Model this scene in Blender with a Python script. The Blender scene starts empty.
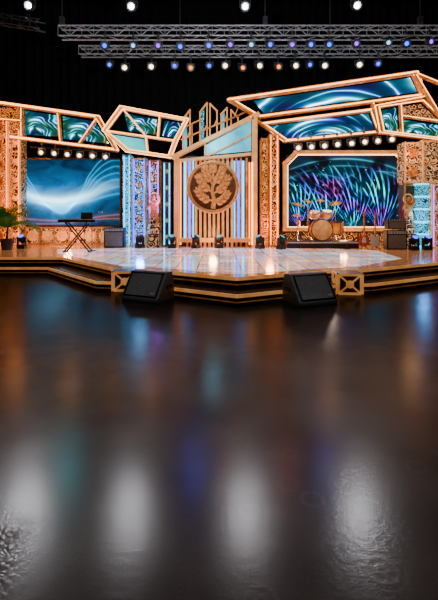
import bpy, math, random
from mathutils import Vector, Matrix
random.seed(4)
F=400.0; CX=219.0; HY=218.0; H=1.6
def W(px,py,Y): return Vector(((px-CX)*Y/F, Y, H+(HY-py)*Y/F))
DZ=0.45
COL=bpy.context.scene.collection
# ---------------------------------------------------------------- materials
class NT:
    def __init__(s,name):
        s.m=bpy.data.materials.new(name); s.m.use_nodes=True
        s.t=s.m.node_tree; s.t.nodes.clear()
        s.out=s.n('ShaderNodeOutputMaterial')
    def n(s,t,**k):
        x=s.t.nodes.new(t)
        for a,b in k.items(): setattr(x,a,b)
        return x
    def l(s,a,b): s.t.links.new(a,b)
    def put(s,inp,v):
        if isinstance(v,bpy.types.NodeSocket): s.l(v,inp)
        else: inp.default_value=v
    def ma(s,op,a,b=None,c=None,clamp=False):
        x=s.n('ShaderNodeMath',operation=op); x.use_clamp=clamp
        s.put(x.inputs[0],a)
        if b is not None: s.put(x.inputs[1],b)
        if c is not None: s.put(x.inputs[2],c)
        return x.outputs[0]
    def noise(s,vec,scale,detail=3,dist=0.0,rough=0.5):
        x=s.n('ShaderNodeTexNoise'); s.l(vec,x.inputs['Vector'])
        x.inputs['Scale'].default_value=scale; x.inputs['Detail'].default_value=detail
        x.inputs['Distortion'].default_value=dist; x.inputs['Roughness'].default_value=rough
        return x.outputs['Fac']
    def ramp(s,fac,stops,interp='LINEAR'):
        x=s.n('ShaderNodeValToRGB'); s.l(fac,x.inputs[0]); cr=x.color_ramp; cr.interpolation=interp
        while len(cr.elements)<len(stops): cr.elements.new(0.5)
        for e,(p,c) in zip(cr.elements,stops):
            e.position=p; e.color=(c[0],c[1],c[2],1)
        return x.outputs[0]
    def uv(s):
        tc=s.n('ShaderNodeTexCoord'); sp=s.n('ShaderNodeSeparateXYZ'); s.l(tc.outputs['UV'],sp.inputs[0])
        return tc.outputs['UV'],sp.outputs[0],sp.outputs[1]
    def obj(s): return s.n('ShaderNodeTexCoord').outputs['Object']
    def scale_col(s,col,f):
        x=s.n('ShaderNodeVectorMath',operation='SCALE'); s.put(x.inputs[0],col); s.put(x.inputs['Scale'],f); return x.outputs[0]
    def add_col(s,a,b):
        x=s.n('ShaderNodeVectorMath',operation='ADD'); s.l(a,x.inputs[0]); s.l(b,x.inputs[1]); return x.outputs[0]
    def emit(s,col,st):
        p=s.n('ShaderNodeBsdfPrincipled'); p.inputs['Base Color'].default_value=(.003,.003,.004,1)
        p.inputs['Roughness'].default_value=.6; p.inputs['Specular IOR Level'].default_value=.05
        s.l(col,p.inputs['Emission Color']); p.inputs['Emission Strength'].default_value=st
        s.l(p.outputs[0],s.out.inputs[0]); return s.m

def pbr(name,c1,c2=None,rough=.5,metal=0,scale=6,bump=0,emit=0,detail=4,stretch=None):
    t=NT(name); v=t.obj()
    if stretch:
        mp=t.n('ShaderNodeMapping'); t.l(v,mp.inputs[0]); mp.inputs['Scale'].default_value=stretch; v=mp.outputs[0]
    f=t.noise(v,scale,detail); c2=c2 or tuple(x*.75 for x in c1)
    col=t.ramp(f,[(.3,c2),(.7,c1)])
    p=t.n('ShaderNodeBsdfPrincipled'); t.l(col,p.inputs['Base Color'])
    p.inputs['Roughness'].default_value=rough; p.inputs['Metallic'].default_value=metal
    if emit: t.l(col,p.inputs['Emission Color']); p.inputs['Emission Strength'].default_value=emit
    if bump:
        b=t.n('ShaderNodeBump'); b.inputs['Strength'].default_value=bump; b.inputs['Distance'].default_value=.05
        t.l(f,b.inputs['Height']); t.l(b.outputs[0],p.inputs['Normal'])
    t.l(p.outputs[0],t.out.inputs[0]); return t.m

def glow(name,c,st):
    t=NT(name); v=t.obj(); f=t.noise(v,3,1)
    col=t.ramp(f,[(0,tuple(x*.85 for x in c)),(1,c)])
    return t.emit(col,st)

def ornate(name,lo,mid,hi,scale=5,metal=.3,rough=.4,emit=0.0):
    t=NT(name); v=t.obj()
    ns=t.n('ShaderNodeTexNoise'); t.l(v,ns.inputs['Vector']); ns.inputs['Scale'].default_value=scale*.6
    mx=t.n('ShaderNodeVectorMath',operation='MULTIPLY_ADD'); t.l(ns.outputs['Color'],mx.inputs[0]); mx.inputs[1].default_value=(.3,.3,.3); t.l(v,mx.inputs[2])
    vo=t.n('ShaderNodeTexVoronoi'); vo.inputs['Scale'].default_value=scale; t.l(mx.outputs[0],vo.inputs['Vector'])
    s=t.ma('SINE',t.ma('MULTIPLY',vo.outputs['Distance'],18.0))
    f=t.ma('MULTIPLY_ADD',s,.4,.5)
    f=t.ma('ADD',f,t.ma('MULTIPLY_ADD',t.noise(v,scale*3,3),.6,-.3))
    col=t.ramp(f,[(.34,lo),(.62,mid),(.90,hi)])
    p=t.n('ShaderNodeBsdfPrincipled'); t.l(col,p.inputs['Base Color'])
    p.inputs['Roughness'].default_value=rough; p.inputs['Metallic'].default_value=metal
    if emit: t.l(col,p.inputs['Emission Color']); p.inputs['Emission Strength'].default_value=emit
    b=t.n('ShaderNodeBump'); b.inputs['Strength'].default_value=.8; b.inputs['Distance'].default_value=.06
    t.l(f,b.inputs['Height']); t.l(b.outputs[0],p.inputs['Normal']); t.l(p.outputs[0],t.out.inputs[0]); return t.m

def led_wave(name):
    t=NT(name); vec,u,v=t.uv(); n=t.noise(vec,1.1,2,.2); n2=t.noise(vec,4,4,1.5)
    def curve(off,amp,fr,ph,w,ns=1.4):
        s=t.ma('SINE',t.ma('ADD',t.ma('MULTIPLY',u,fr),t.ma('MULTIPLY_ADD',n,ns,ph)))
        d=t.ma('DIVIDE',t.ma('SUBTRACT',v,t.ma('MULTIPLY_ADD',s,amp,off)),w)
        return t.ma('DIVIDE',1.0,t.ma('MULTIPLY_ADD',d,d,1.0))
    du=t.ma('SUBTRACT',u,.34); m=t.ma('EXPONENT',t.ma('MULTIPLY',t.ma('MULTIPLY',du,du),-4.0))
    core=t.ma('POWER',t.ma('MULTIPLY',curve(.50,.13,4.2,2.6,.07),m),2.0)
    st=None
    for k in range(7):
        c=t.ma('POWER',curve(.50+.04*k-.10,.09+.06*k,4.2+.25*k,2.6-.10*k,.016),1.6); st=c if st is None else t.ma('ADD',st,c)
    st=t.ma('MULTIPLY',st,t.ma('MULTIPLY_ADD',m,.6,.22))
    halo=t.ma('MULTIPLY',t.ma('POWER',curve(.50,.13,4.2,2.6,.30),2.0),t.ma('MULTIPLY_ADD',m,.9,.1))
    halo=t.ma('MULTIPLY',halo,t.ma('MULTIPLY_ADD',n2,1.6,.0))
    c=t.scale_col((.45,.90,1.0),t.ma('MULTIPLY',core,3.2))
    c=t.add_col(c,t.scale_col((.0,.55,1.0),t.ma('MULTIPLY',st,1.2)))
    c=t.add_col(c,t.scale_col((.0,.34,.95),t.ma('MULTIPLY',halo,1.1)))
    c=t.add_col(c,t.ramp(n2,[(.35,(.0,.010,.025)),(.7,(.0,.05,.12))]))
    wm=t.ma('ADD',curve(.13,.05,3.8,2.9,.008),curve(.07,.04,4.4,3.1,.006))
    c=t.add_col(c,t.scale_col((1.0,.25,.02),t.ma('MULTIPLY',wm,.35)))
    return t.emit(c,1.25)

def led_fans(name):
    t=NT(name); vec,u,v=t.uv(); n=t.noise(vec,3,2,.5); tot=None
    for cx,cy,N,R,tp in [(.10,-.05,26,.75,4),(.33,-.10,30,1.0,4.5),(.58,-.12,30,1.05,4.5),(.82,-.08,28,.95,4.5)]:
        x=t.ma('MULTIPLY',t.ma('SUBTRACT',u,cx),1.6); y=t.ma('SUBTRACT',v,cy)
        r=t.ma('SQRT',t.ma('ADD',t.ma('MULTIPLY',x,x),t.ma('MULTIPLY',y,y)))
        a=t.ma('ADD',t.ma('ARCTAN2',x,y),t.ma('MULTIPLY',t.ma('MULTIPLY',r,r),.25))
        st=t.ma('POWER',t.ma('ABSOLUTE',t.ma('SINE',t.ma('MULTIPLY_ADD',a,float(N),1.57+cx))),12.0)
        narrow=t.ma('EXPONENT',t.ma('MULTIPLY',t.ma('MULTIPLY',a,a),-tp))
        fal=t.ma('MULTIPLY',t.ma('SUBTRACT',1.0,t.ma('DIVIDE',r,R)),1.8,clamp=True)
        an=t.n('ShaderNodeCombineXYZ'); t.put(an.inputs[0],t.ma('MULTIPLY',a,14.0)); t.put(an.inputs[1],t.ma('MULTIPLY',r,4.0)); an.inputs[2].default_value=cx*7
        br=t.ramp(t.noise(an.outputs[0],1.5,1),[(.45,(.0,.0,.0)),(.64,(1,1,1))])
        g=t.ma('MULTIPLY',t.ma('MULTIPLY',t.ma('MULTIPLY',st,br),fal),narrow)
        tot=g if tot is None else t.ma('MAXIMUM',tot,g)
    hue=t.ramp(t.noise(vec,2.8,2,0),[(.30,(.9,.06,.5)),(.38,(.40,.06,1)),(.46,(.03,.15,1)),(.54,(.0,.55,1)),(.62,(.0,.85,.95)),(.75,(.2,.9,.5))])
    arc=None
    for cx,R,s in((.5,.98,1.1),(.5,.88,1.1),(.24,.76,1.3),(.80,.80,1.3)):
        x=t.ma('MULTIPLY',t.ma('SUBTRACT',u,cx),s); y=t.ma('ADD',v,.02)
        r=t.ma('SQRT',t.ma('ADD',t.ma('MULTIPLY',x,x),t.ma('MULTIPLY',y,y)))
        d=t.ma('DIVIDE',t.ma('SUBTRACT',r,R),.006); g=t.ma('DIVIDE',1.0,t.ma('MULTIPLY_ADD',d,d,1.0)); g=t.ma('MULTIPLY',g,t.ma('POWER',v,3.0))
        arc=g if arc is None else t.ma('ADD',arc,g)
    arc=t.ma('MULTIPLY',arc,t.ramp(n,[(.42,(.05,.05,.05)),(.6,(1,1,1))]))
    vo=t.n('ShaderNodeTexVoronoi'); vo.inputs['Scale'].default_value=16; t.l(vec,vo.inputs['Vector'])
    sp=t.ma('LESS_THAN',vo.outputs['Distance'],.10); sp=t.ma('MULTIPLY',sp,t.ramp(t.noise(vec,5,1),[(.52,(0,0,0)),(.6,(1,1,1))]))
    glw=t.ramp(n,[(.42,(.0,.002,.005)),(.75,(.001,.015,.035))])
    col=t.add_col(t.scale_col(hue,t.ma('MULTIPLY',tot,3.4)),glw)
    col=t.add_col(col,t.scale_col((.10,.55,.75),t.ma('MULTIPLY',arc,.6)))
    col=t.add_col(col,t.scale_col((.3,.8,.9),t.ma('MULTIPLY',sp,.6)))
    return t.emit(col,2.2)

def led_swirl(name,cx,cy,asp,R0,stops,st=2.5,nz=.35,arcs=9,step=.085):
    t=NT(name); vec,u,v=t.uv(); n=t.noise(vec,1.3,2,.2); tot=None
    x=t.ma('MULTIPLY',t.ma('SUBTRACT',u,cx),asp); y=t.ma('SUBTRACT',v,cy)
    r=t.ma('SQRT',t.ma('ADD',t.ma('MULTIPLY',x,x),t.ma('MULTIPLY',y,y)))
    r=t.ma('ADD',r,t.ma('MULTIPLY_ADD',n,nz,-nz/2)); a=t.ma('ARCTAN2',y,x)
    for k in range(arcs):
        w=.030 if k%3==0 else .010
        d=t.ma('DIVIDE',t.ma('SUBTRACT',r,R0+step*k*(1+.12*k)),w)
        g=t.ma('DIVIDE',1.4 if k%3==0 else .9,t.ma('MULTIPLY_ADD',d,d,1.0))
        fade=t.ma('MULTIPLY_ADD',t.ma('SINE',t.ma('MULTIPLY_ADD',a,3.1,k*1.3)),.5,.5)
        g=t.ma('MULTIPLY',g,fade); tot=g if tot is None else t.ma('ADD',tot,g)
    hue=t.ramp(t.noise(vec,1.8,2,.5),stops)
    white=t.scale_col((.7,.9,1.0),t.ma('MULTIPLY',t.ma('POWER',tot,3.0),.9))
    col=t.add_col(t.scale_col(hue,tot),t.add_col(t.scale_col(hue,.012),white))
    return t.emit(col,st)

M={}
M['gold']=pbr('weathered_gold_wood',(.90,.36,.07),(.36,.10,.015),rough=.36,metal=.25,scale=4,emit=.13)  # slight emission added so the gold looks more brightly lit
M['peach']=pbr('gold_wood_painted_glow',(1,.50,.16),(.80,.27,.05),rough=.38,scale=4,emit=.42)  # emission paints strong stage light onto this copy of the gold wood
M['golddk']=pbr('bronze',(.26,.10,.03),(.09,.03,.010),rough=.4,metal=.4,scale=8)
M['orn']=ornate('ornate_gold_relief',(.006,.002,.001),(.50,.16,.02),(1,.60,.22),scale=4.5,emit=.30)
M['ornr']=ornate('ornate_relief_amber_glow',(.03,.004,.001),(.95,.18,.01),(1,.5,.10),scale=6,emit=.75)  # orange light on the columns is painted in as emission
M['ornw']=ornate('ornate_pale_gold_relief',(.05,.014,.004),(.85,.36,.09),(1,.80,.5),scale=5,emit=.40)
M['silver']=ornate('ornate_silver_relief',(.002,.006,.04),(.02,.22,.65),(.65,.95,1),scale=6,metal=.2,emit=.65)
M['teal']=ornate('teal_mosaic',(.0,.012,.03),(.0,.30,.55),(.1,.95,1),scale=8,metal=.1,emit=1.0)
M['emb']=pbr('carved_gold_wood',(.98,.50,.19),(.60,.24,.06),rough=.36,metal=.2,scale=16,bump=.4,emit=.15)  # emission paints light onto the emblem carving
M['emblo']=pbr('carved_gold_painted_shade',(.22,.08,.025),(.08,.026,.008),rough=.6,scale=10,bump=.4,emit=.02)  # darker tone paints shade into the emblem recess
M['black']=pbr('black_satin',(.016,.016,.018),(.008,.008,.009),rough=.5)
M['housing']=pbr('dark_lamp_metal',(.24,.24,.25),(.13,.13,.14),rough=.4,metal=.3)
M['wedgebody']=pbr('dark_grey_cabinet_paint',(.22,.22,.225),(.15,.15,.155),rough=.5,scale=20)
M['grille']=pbr('grey_grille',(.42,.42,.43),(.14,.14,.145),rough=.45,scale=60,bump=.6)
M['blackm']=pbr('black_metal',(.05,.05,.052),(.03,.03,.03),rough=.35,metal=.4)
M['alu']=pbr('truss_aluminium',(.62,.62,.64),(.36,.36,.39),rough=.4,metal=.3,emit=.13)  # emission paints lamp light onto the trusses
M['chrome']=pbr('chrome',(.8,.8,.8),(.6,.6,.6),rough=.15,metal=1)
M['brass']=pbr('cymbal_brass',(1,.58,.16),(.7,.34,.06),rough=.25,metal=.7,emit=.15)
M['amber']=pbr('amber_drum_lacquer',(.95,.34,.05),(.5,.12,.02),rough=.2,emit=.18)
M['skin']=pbr('drum_head',(.9,.82,.7),(.8,.70,.56),rough=.5,emit=.06)
M['goldskin']=pbr('gold_drum_head',(.85,.48,.18),(.6,.26,.07),rough=.4,emit=.08)
M['white']=pbr('white_plastic',(.8,.8,.8),(.7,.7,.7),rough=.4)
M['red']=pbr('red_lacquer',(.7,.06,.03),(.4,.02,.01),rough=.25,emit=.1)
M['green']=pbr('palm_leaf',(.12,.40,.05),(.03,.16,.02),rough=.5,scale=9,emit=.05)
M['soil']=pbr('pot_clay',(.12,.07,.05),(.06,.04,.03),rough=.7)
M['curtain']=pbr('black_drape',(.009,.012,.017),(.004,.005,.007),rough=.95,scale=2)
M['room']=pbr('black_room_paint',(.006,.007,.010),(.003,.003,.005),rough=.95)
M['cyanstrip']=glow('cyan_light_strip',(.0,.55,1),5)
M['bluestrip']=glow('blue_light_strip',(.0,.06,1),7)
M['violetstrip']=glow('violet_light_strip',(.40,.03,1),6)
M['orangestrip']=glow('orange_light_strip',(1,.20,.01),7)
M['warmstrip']=glow('warm_light_strip',(1,.42,.10),7)
M['lwarm']=glow('lens_warm_white',(1,.78,.5),9)
M['lwhite']=glow('lens_cool_white',(.85,.92,1),30)
M['lblue']=glow('lens_blue',(.01,.06,1),5)
M['lviolet']=glow('lens_violet',(.25,.03,1),3.5)
M['lorange']=glow('lens_orange',(1,.22,.02),4)
M['lcyan']=glow('lens_cyan',(.2,.65,1),3)
M['glass']=pbr('turquoise_glass_panel',(.03,.80,.90),(.0,.18,.38),rough=.3,scale=.8,emit=1.0)
M['wavescr']=led_wave('screen_energy_wave')
M['fanscr']=led_fans('screen_upright_sprays')
CY=[(.3,(.05,.05,.9)),(.42,(.0,.35,1)),(.55,(.0,.75,1)),(.66,(.3,.95,1)),(.8,(.8,.2,.8))]
M['sw1']=led_swirl('screen_canopy_swirl',.62,-1.2,3.4,.75,CY,3.2,.5,10)
M['sw2']=led_swirl('screen_arc_swirl',.55,-.15,2.4,.18,CY,3.2,.25,10,.07)
M['sw3']=led_swirl('screen_teal_pattern',.3,.2,1.4,.1,[(.3,(.0,.15,.8)),(.45,(.0,.65,.9)),(.6,(.1,.9,.45)),(.75,(1,.4,.05))],2.6,1.2,8,.09)

def floor_mat():
    t=NT('polished_dark_floor'); v=t.obj()
    p=t.n('ShaderNodeBsdfPrincipled')
    sx=t.n('ShaderNodeSeparateXYZ'); t.l(v,sx.inputs[0]); X=sx.outputs[0]; Yc=sx.outputs[1]
    n=t.noise(v,1.3,5); nf=t.noise(v,30,4); ng=t.noise(v,110,2)
    vo=t.n('ShaderNodeTexVoronoi'); vo.inputs['Scale'].default_value=3.4; vo.inputs['Randomness'].default_value=.8; t.l(v,vo.inputs['Vector'])
    d=vo.outputs['Distance']; ring=t.ma('POWER',t.ma('ABSOLUTE',t.ma('SINE',t.ma('MULTIPLY',d,20.0))),3.0)
    near=t.ma('MULTIPLY',t.ma('SUBTRACT',3.0,Yc),1.2,clamp=True); rgt=t.ma('MULTIPLY',t.ma('ADD',X,.35),2.0,clamp=True)
    msk=t.ma('MULTIPLY',t.ma('MULTIPLY',near,rgt),t.ma('LESS_THAN',d,.36))
    ring=t.ma('MULTIPLY',ring,msk)
    v2=t.n('ShaderNodeTexVoronoi'); v2.feature='DISTANCE_TO_EDGE'; v2.inputs['Scale'].default_value=30; t.l(v,v2.inputs['Vector'])
    side=t.ma('MULTIPLY',t.ma('SUBTRACT',-.88,X),8.0,clamp=True); n3=t.ma('MULTIPLY',t.ma('SUBTRACT',2.3,Yc),3.0,clamp=True)
    scal=t.ma('MULTIPLY',t.ma('MULTIPLY',side,n3),t.ma('MULTIPLY',v2.outputs['Distance'],2.5))
    col0=t.ramp(n,[(.3,(.020,.013,.011)),(.7,(.036,.026,.022))])
    g=t.ma('ADD',t.ma('MULTIPLY_ADD',ring,.5,1.0),t.ma('MULTIPLY',t.ma('SUBTRACT',ng,.5),1.0))
    col=t.scale_col(col0,g); t.l(col,p.inputs['Base Color'])
    h=t.ma('ADD',t.ma('MULTIPLY',ring,.05),t.ma('MULTIPLY',nf,.20)); h=t.ma('ADD',h,t.ma('MULTIPLY',ng,.08)); h=t.ma('ADD',h,t.ma('MULTIPLY',scal,.35))
    b=t.n('ShaderNodeBump'); b.inputs['Strength'].default_value=.15; b.inputs['Distance'].default_value=.02
    t.l(h,b.inputs['Height']); t.l(b.outputs[0],p.inputs['Normal'])
    t.l(t.ma('MULTIPLY_ADD',n,.10,.15),p.inputs['Roughness'])
    df=t.n('ShaderNodeBsdfDiffuse'); t.l(col,df.inputs[0])
    mx=t.n('ShaderNodeMixShader'); mx.inputs[0].default_value=.32; t.l(df.outputs[0],mx.inputs[1]); t.l(p.outputs[0],mx.inputs[2])
    t.l(mx.outputs[0],t.out.inputs[0]); return t.m
M['floor']=floor_mat()
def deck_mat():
    t=NT('stage_mosaic_painted_reflections'); v=t.obj(); p=t.n('ShaderNodeBsdfPrincipled')
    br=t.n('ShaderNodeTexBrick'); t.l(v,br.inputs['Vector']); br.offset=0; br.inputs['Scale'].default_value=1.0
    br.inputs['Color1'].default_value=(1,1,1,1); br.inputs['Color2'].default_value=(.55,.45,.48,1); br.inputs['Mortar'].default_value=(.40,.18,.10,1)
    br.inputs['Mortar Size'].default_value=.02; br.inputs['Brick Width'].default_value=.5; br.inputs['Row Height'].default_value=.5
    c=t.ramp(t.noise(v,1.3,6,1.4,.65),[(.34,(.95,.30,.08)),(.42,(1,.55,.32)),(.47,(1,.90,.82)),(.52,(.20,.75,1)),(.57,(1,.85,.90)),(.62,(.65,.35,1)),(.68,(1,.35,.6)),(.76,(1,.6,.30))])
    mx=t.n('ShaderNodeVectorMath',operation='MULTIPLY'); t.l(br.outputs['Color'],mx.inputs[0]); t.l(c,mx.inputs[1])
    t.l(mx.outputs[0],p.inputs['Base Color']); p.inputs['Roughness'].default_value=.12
    t.l(mx.outputs[0],p.inputs['Emission Color']); p.inputs['Emission Strength'].default_value=.85  # deck reflections are painted into the tiles as coloured emission
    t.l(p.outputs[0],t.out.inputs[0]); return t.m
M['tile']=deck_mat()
M['deck']=pbr('stage_planks',(.85,.36,.11),(.45,.15,.04),rough=.14,scale=2,stretch=(1,6,1),emit=.2)
M['tread']=pbr('dark_tread',(.12,.045,.02),(.05,.02,.01),rough=.25,scale=2)  # dark tone paints the shadows between the step layers
M['fascia']=pbr('dark_fascia',(.022,.010,.006),(.010,.005,.004),rough=.35,scale=3)

# ---------------------------------------------------------------- mesh builder
class MB:
    def __init__(s): s.v=[]; s.f=[]
    def add(s,vs,fs):
        o=len(s.v); s.v+= [Vector(x) for x in vs]; s.f+=[tuple(i+o for i in f) for f in fs]; return s
    def box(s,c,sz,rot=None):
        c=Vector(c); R=rot or Matrix.Identity(3)
        vs=[c+R@Vector((x*sz[0]/2,y*sz[1]/2,z*sz[2]/2)) for x in(-1,1) for y in(-1,1) for z in(-1,1)]
        return s.add(vs,[(0,1,3,2),(4,6,7,5),(0,4,5,1),(2,3,7,6),(0,2,6,4),(1,5,7,3)])
    def beam(s,a,b,w,d,ref=(0,1,0)):
        a=Vector(a);b=Vector(b);dr=(b-a).normalized();r=Vector(ref)
        sd=dr.cross(r)
        if sd.length<.05: sd=dr.cross(Vector((1,0,0)))
        sd.normalize(); dp=sd.cross(dr).normalized()
        vs=[]
        for p in(a,b):
            for i,j in((-1,-1),(1,-1),(1,1),(-1,1)): vs.append(p+sd*i*w/2+dp*j*d/2)
        return s.add(vs,[(0,1,2,3),(7,6,5,4),(0,4,5,1),(1,5,6,2),(2,6,7,3),(3,7,4,0)])
    def frame(s,pts,w,d):
        n=len(pts)
        for i in range(n):
            a=Vector(pts[i]);b=Vector(pts[(i+1)%n]);e=(b-a).normalized()*w*.5
            s.beam(a-e,b+e,w,d)
        return s
    def tube(s,a,b,r,n=10,r2=None,cap=True):
        a=Vector(a);b=Vector(b);r2=r if r2 is None else r2
        dr=(b-a).normalized(); u=dr.orthogonal().normalized(); w=dr.cross(u)
        vs=[]
        for p,rr in((a,r),(b,r2)):
            for i in range(n):
                t=2*math.pi*i/n; vs.append(p+u*math.cos(t)*rr+w*math.sin(t)*rr)
        fs=[(i,(i+1)%n,n+(i+1)%n,n+i) for i in range(n)]
        if cap: fs+= [tuple(range(n-1,-1,-1)),tuple(range(n,2*n))]
        return s.add(vs,fs)
    def prism(s,pts,off):
        n=len(pts); off=Vector(off); vs=[Vector(p) for p in pts]+[Vector(p)+off for p in pts]
        return s.add(vs,[tuple(range(n)),tuple(range(2*n-1,n-1,-1))]+[(i,n+i,n+(i+1)%n,(i+1)%n) for i in range(n)])
    def lathe(s,prof,c,axis=(0,0,1),n=24):
        c=Vector(c);ax=Vector(axis).normalized();u=ax.orthogonal().normalized();w=ax.cross(u); vs=[];fs=[]
        for r,h in prof:
            for i in range(n):
                t=2*math.pi*i/n; vs.append(c+ax*h+(u*math.cos(t)+w*math.sin(t))*max(r,.0005))
        for k in range(len(prof)-1):
            for i in range(n): j=(i+1)%n; fs.append((k*n+i,k*n+j,(k+1)*n+j,(k+1)*n+i))
        return s.add(vs,fs)
    def path(s,pts,r,n=8):
        for i in range(len(pts)-1): s.tube(pts[i],pts[i+1],r,n)
        return s
    def xf(s,Mx):
        s.v=[Mx@v for v in s.v]; return s

def thing(name,label,cat,base,group=None,kind=None):
    o=bpy.data.objects.new(name,None); o.empty_display_size=.2; o.location=base; COL.objects.link(o)
    o['label']=label; o['category']=cat
    if group:o['group']=group
    if kind:o['kind']=kind
    return o
def mesh(name,mb,mat,base=(0,0,0),smooth=False,bev=0,uv=False):
    me=bpy.data.meshes.new(name); b=Vector(base)
    me.from_pydata([v-b for v in mb.v],[],mb.f)
    import bmesh
    bm=bmesh.new(); bm.from_mesh(me); bmesh.ops.recalc_face_normals(bm,faces=bm.faces); bm.to_mesh(me); bm.free()
    me.materials.append(mat)
    if uv:
        xs=[v.x for v in mb.v]; zs=[v.z for v in mb.v]; x0,x1,z0,z1=min(xs),max(xs),min(zs),max(zs)
        L=me.uv_layers.new(name='UVMap')
        for lp in me.loops:
            co=me.vertices[lp.vertex_index].co+b
            L.data[lp.index].uv=((co.x-x0)/(x1-x0),(co.z-z0)/(z1-z0))
    if smooth:
        for p in me.polygons:p.use_smooth=True
        try: me.set_sharp_from_angle(angle=.7)
        except Exception: pass
    o=bpy.data.objects.new(name,me); COL.objects.link(o)
    if bev:
        m=o.modifiers.new('bevel','BEVEL'); m.width=bev; m.segments=2; m.limit_method='ANGLE'
    return o
def part(th,name,mb,mat,label=None,smooth=False,bev=0,uv=False,parent=None):
    o=mesh(name,mb,mat,th.location,smooth,bev,uv); o.parent=parent or th
    if label:o['label']=label
    return o
def solo(name,label,cat,mb,mat,base,group=None,**k):
    o=mesh(name,mb,mat,base,**k); o.location=base; o['label']=label; o['category']=cat
    if group:o['group']=group
    return o
def dup(src,loc,rot=None,scale=None,label=None):
    def rec(o,par):
        c=o.copy(); COL.objects.link(c); c.parent=par
        for ch in list(o.children):
            if ch.name in names: rec(ch,c)
        return c
    names=set(x.name for x in src.children_recursive)
    r=rec(src,None); r.location=loc
    if rot is not None:r.rotation_euler=rot
    if scale is not None:r.scale=(scale,)*3
    if label:r['label']=label
    return r

# ---------------------------------------------------------------- room
def struct(name,mb,mat,label):
    o=mesh(name,mb,mat); o['kind']='structure'; o['label']=label; o['category']=name.split('_')[0]; return o
struct('floor',MB().box((0,9,-.1),(30,27,.2)),M['floor'],'polished dark studio floor with faint ring marks')
struct('wall_back',MB().box((0,22.6,7),(30,.2,14)),M['room'],'black studio wall')
struct('wall_left',MB().box((-15.1,9,7),(.2,27,14)),M['room'],'black studio wall')
struct('wall_right',MB().box((15.1,9,7),(.2,27,14)),M['room'],'black studio wall')
struct('wall_front',MB().box((0,-4.6,7),(30,.2,14)),M['room'],'black studio wall')
struct('ceiling',MB().box((0,9,14.1),(30,27,.2)),M['room'],'black studio ceiling')
mb=MB(); N=420; pts=[]
for i in range(N+1):
    x=-14.6+29.2*i/N; y=21.6+.14*math.sin(i*.9)+.07*math.sin(i*.37+1)
    pts+= [Vector((x,y,.46)),Vector((x,y,13.2))]
mb.add(pts,[(2*i,2*i+2,2*i+3,2*i+1) for i in range(N)])
solo('stage_curtain','tall pleated black curtain hanging behind the stage set','curtain',mb,M['curtain'],(0,21.6,.46),smooth=True)

# ---------------------------------------------------------------- stage
deck=[(-14,11.8),(-4.6,11.8),(-2.45,9.3),(-1.75,9.15),(.35,7.85),(2.5,8.95),(3.1,9.0),(5.75,10.5),(14,12.6)]
def offset(pl,d):
    out=[]
    for i,p in enumerate(pl):
        ns=[]
        for a,b in((i-1,i),(i,i+1)):
            if a>=0 and b<len(pl):
                e=Vector((pl[b][0]-pl[a][0],pl[b][1]-pl[a][1])).normalized(); ns.append(Vector((e.y,-e.x)))
        n=sum(ns,Vector((0,0)))/len(ns); n=n/n.length_squared if n.length>0 else n
        out.append((p[0]+n.x*d,p[1]+n.y*d))
    out[0]=(-14,out[0][1]); out[-1]=(14,out[-1][1]); return out
stp=offset(deck,.5)
ST=thing('stage','low polygonal wooden stage with stepped front and gold edges','stage',(0,14,0))
def slab(ol,z0,z1): return MB().prism([(x,y,z0) for x,y in ol]+[(14,20.9,z0),(-14,20.9,z0)],(0,0,z1-z0))
part(ST,'deck',slab(deck,.0,DZ-.02),M['fascia'],'dark stage body')
part(ST,'deck_surface',slab(offset(deck,.02),DZ-.02,DZ-.004),M['deck'],'glossy golden brown plank deck')
mb=MB().prism([(x,y,0) for x,y in stp]+[(x,y,0) for x,y in reversed(offset(deck,-.01))],(0,0,.20))
part(ST,'step',mb,M['fascia'],'dark lower step')
def strip(ol,z,h,d):
    m=MB()
    for i in range(len(ol)-1):
        m.beam((ol[i][0],ol[i][1],z),(ol[i+1][0],ol[i+1][1],z),d,h,ref=(0,0,1))
    return m
part(ST,'deck_edge_trim',strip(offset(deck,.03),DZ-.04,.07,.05),M['peach'],'gold edge strip with painted glow')
part(ST,'step_edge_trim',strip(offset(stp,.01),.175,.06,.05),M['peach'],'gold edge strip with painted glow')
part(ST,'step_tread',MB().prism([(x,y,.20) for x,y in offset(stp,-.04)]+[(x,y,.20) for x,y in reversed(offset(deck,.02))],(0,0,.012)),M['tread'],'dark step tread')
part(ST,'fascia_gold_strip',strip(offset(deck,.015),.29,.02,.03),M['gold'],'thin gold line')
part(ST,'base_strip',strip(offset(stp,.01),.06,.02,.03),M['gold'],'bronze line')
part(ST,'tiled_deck_painted_reflections',MB().prism([(-5.9,14.6,DZ-.01),(-5.2,12.9,DZ-.01),(-2.3,9.6,DZ-.01),(-1.6,9.4,DZ-.01),(.35,8.15,DZ-.01),(2.5,9.25,DZ-.01),(3.3,9.5,DZ-.01),(5.2,11.4,DZ-.01),(5.6,14.2,DZ-.01),(3.6,15.4,DZ-.01),(-3.6,15.4,DZ-.01)],(0,0,.010)),M['tile'],'glossy mosaic tiles with pink, white and cyan reflections painted in')
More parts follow.
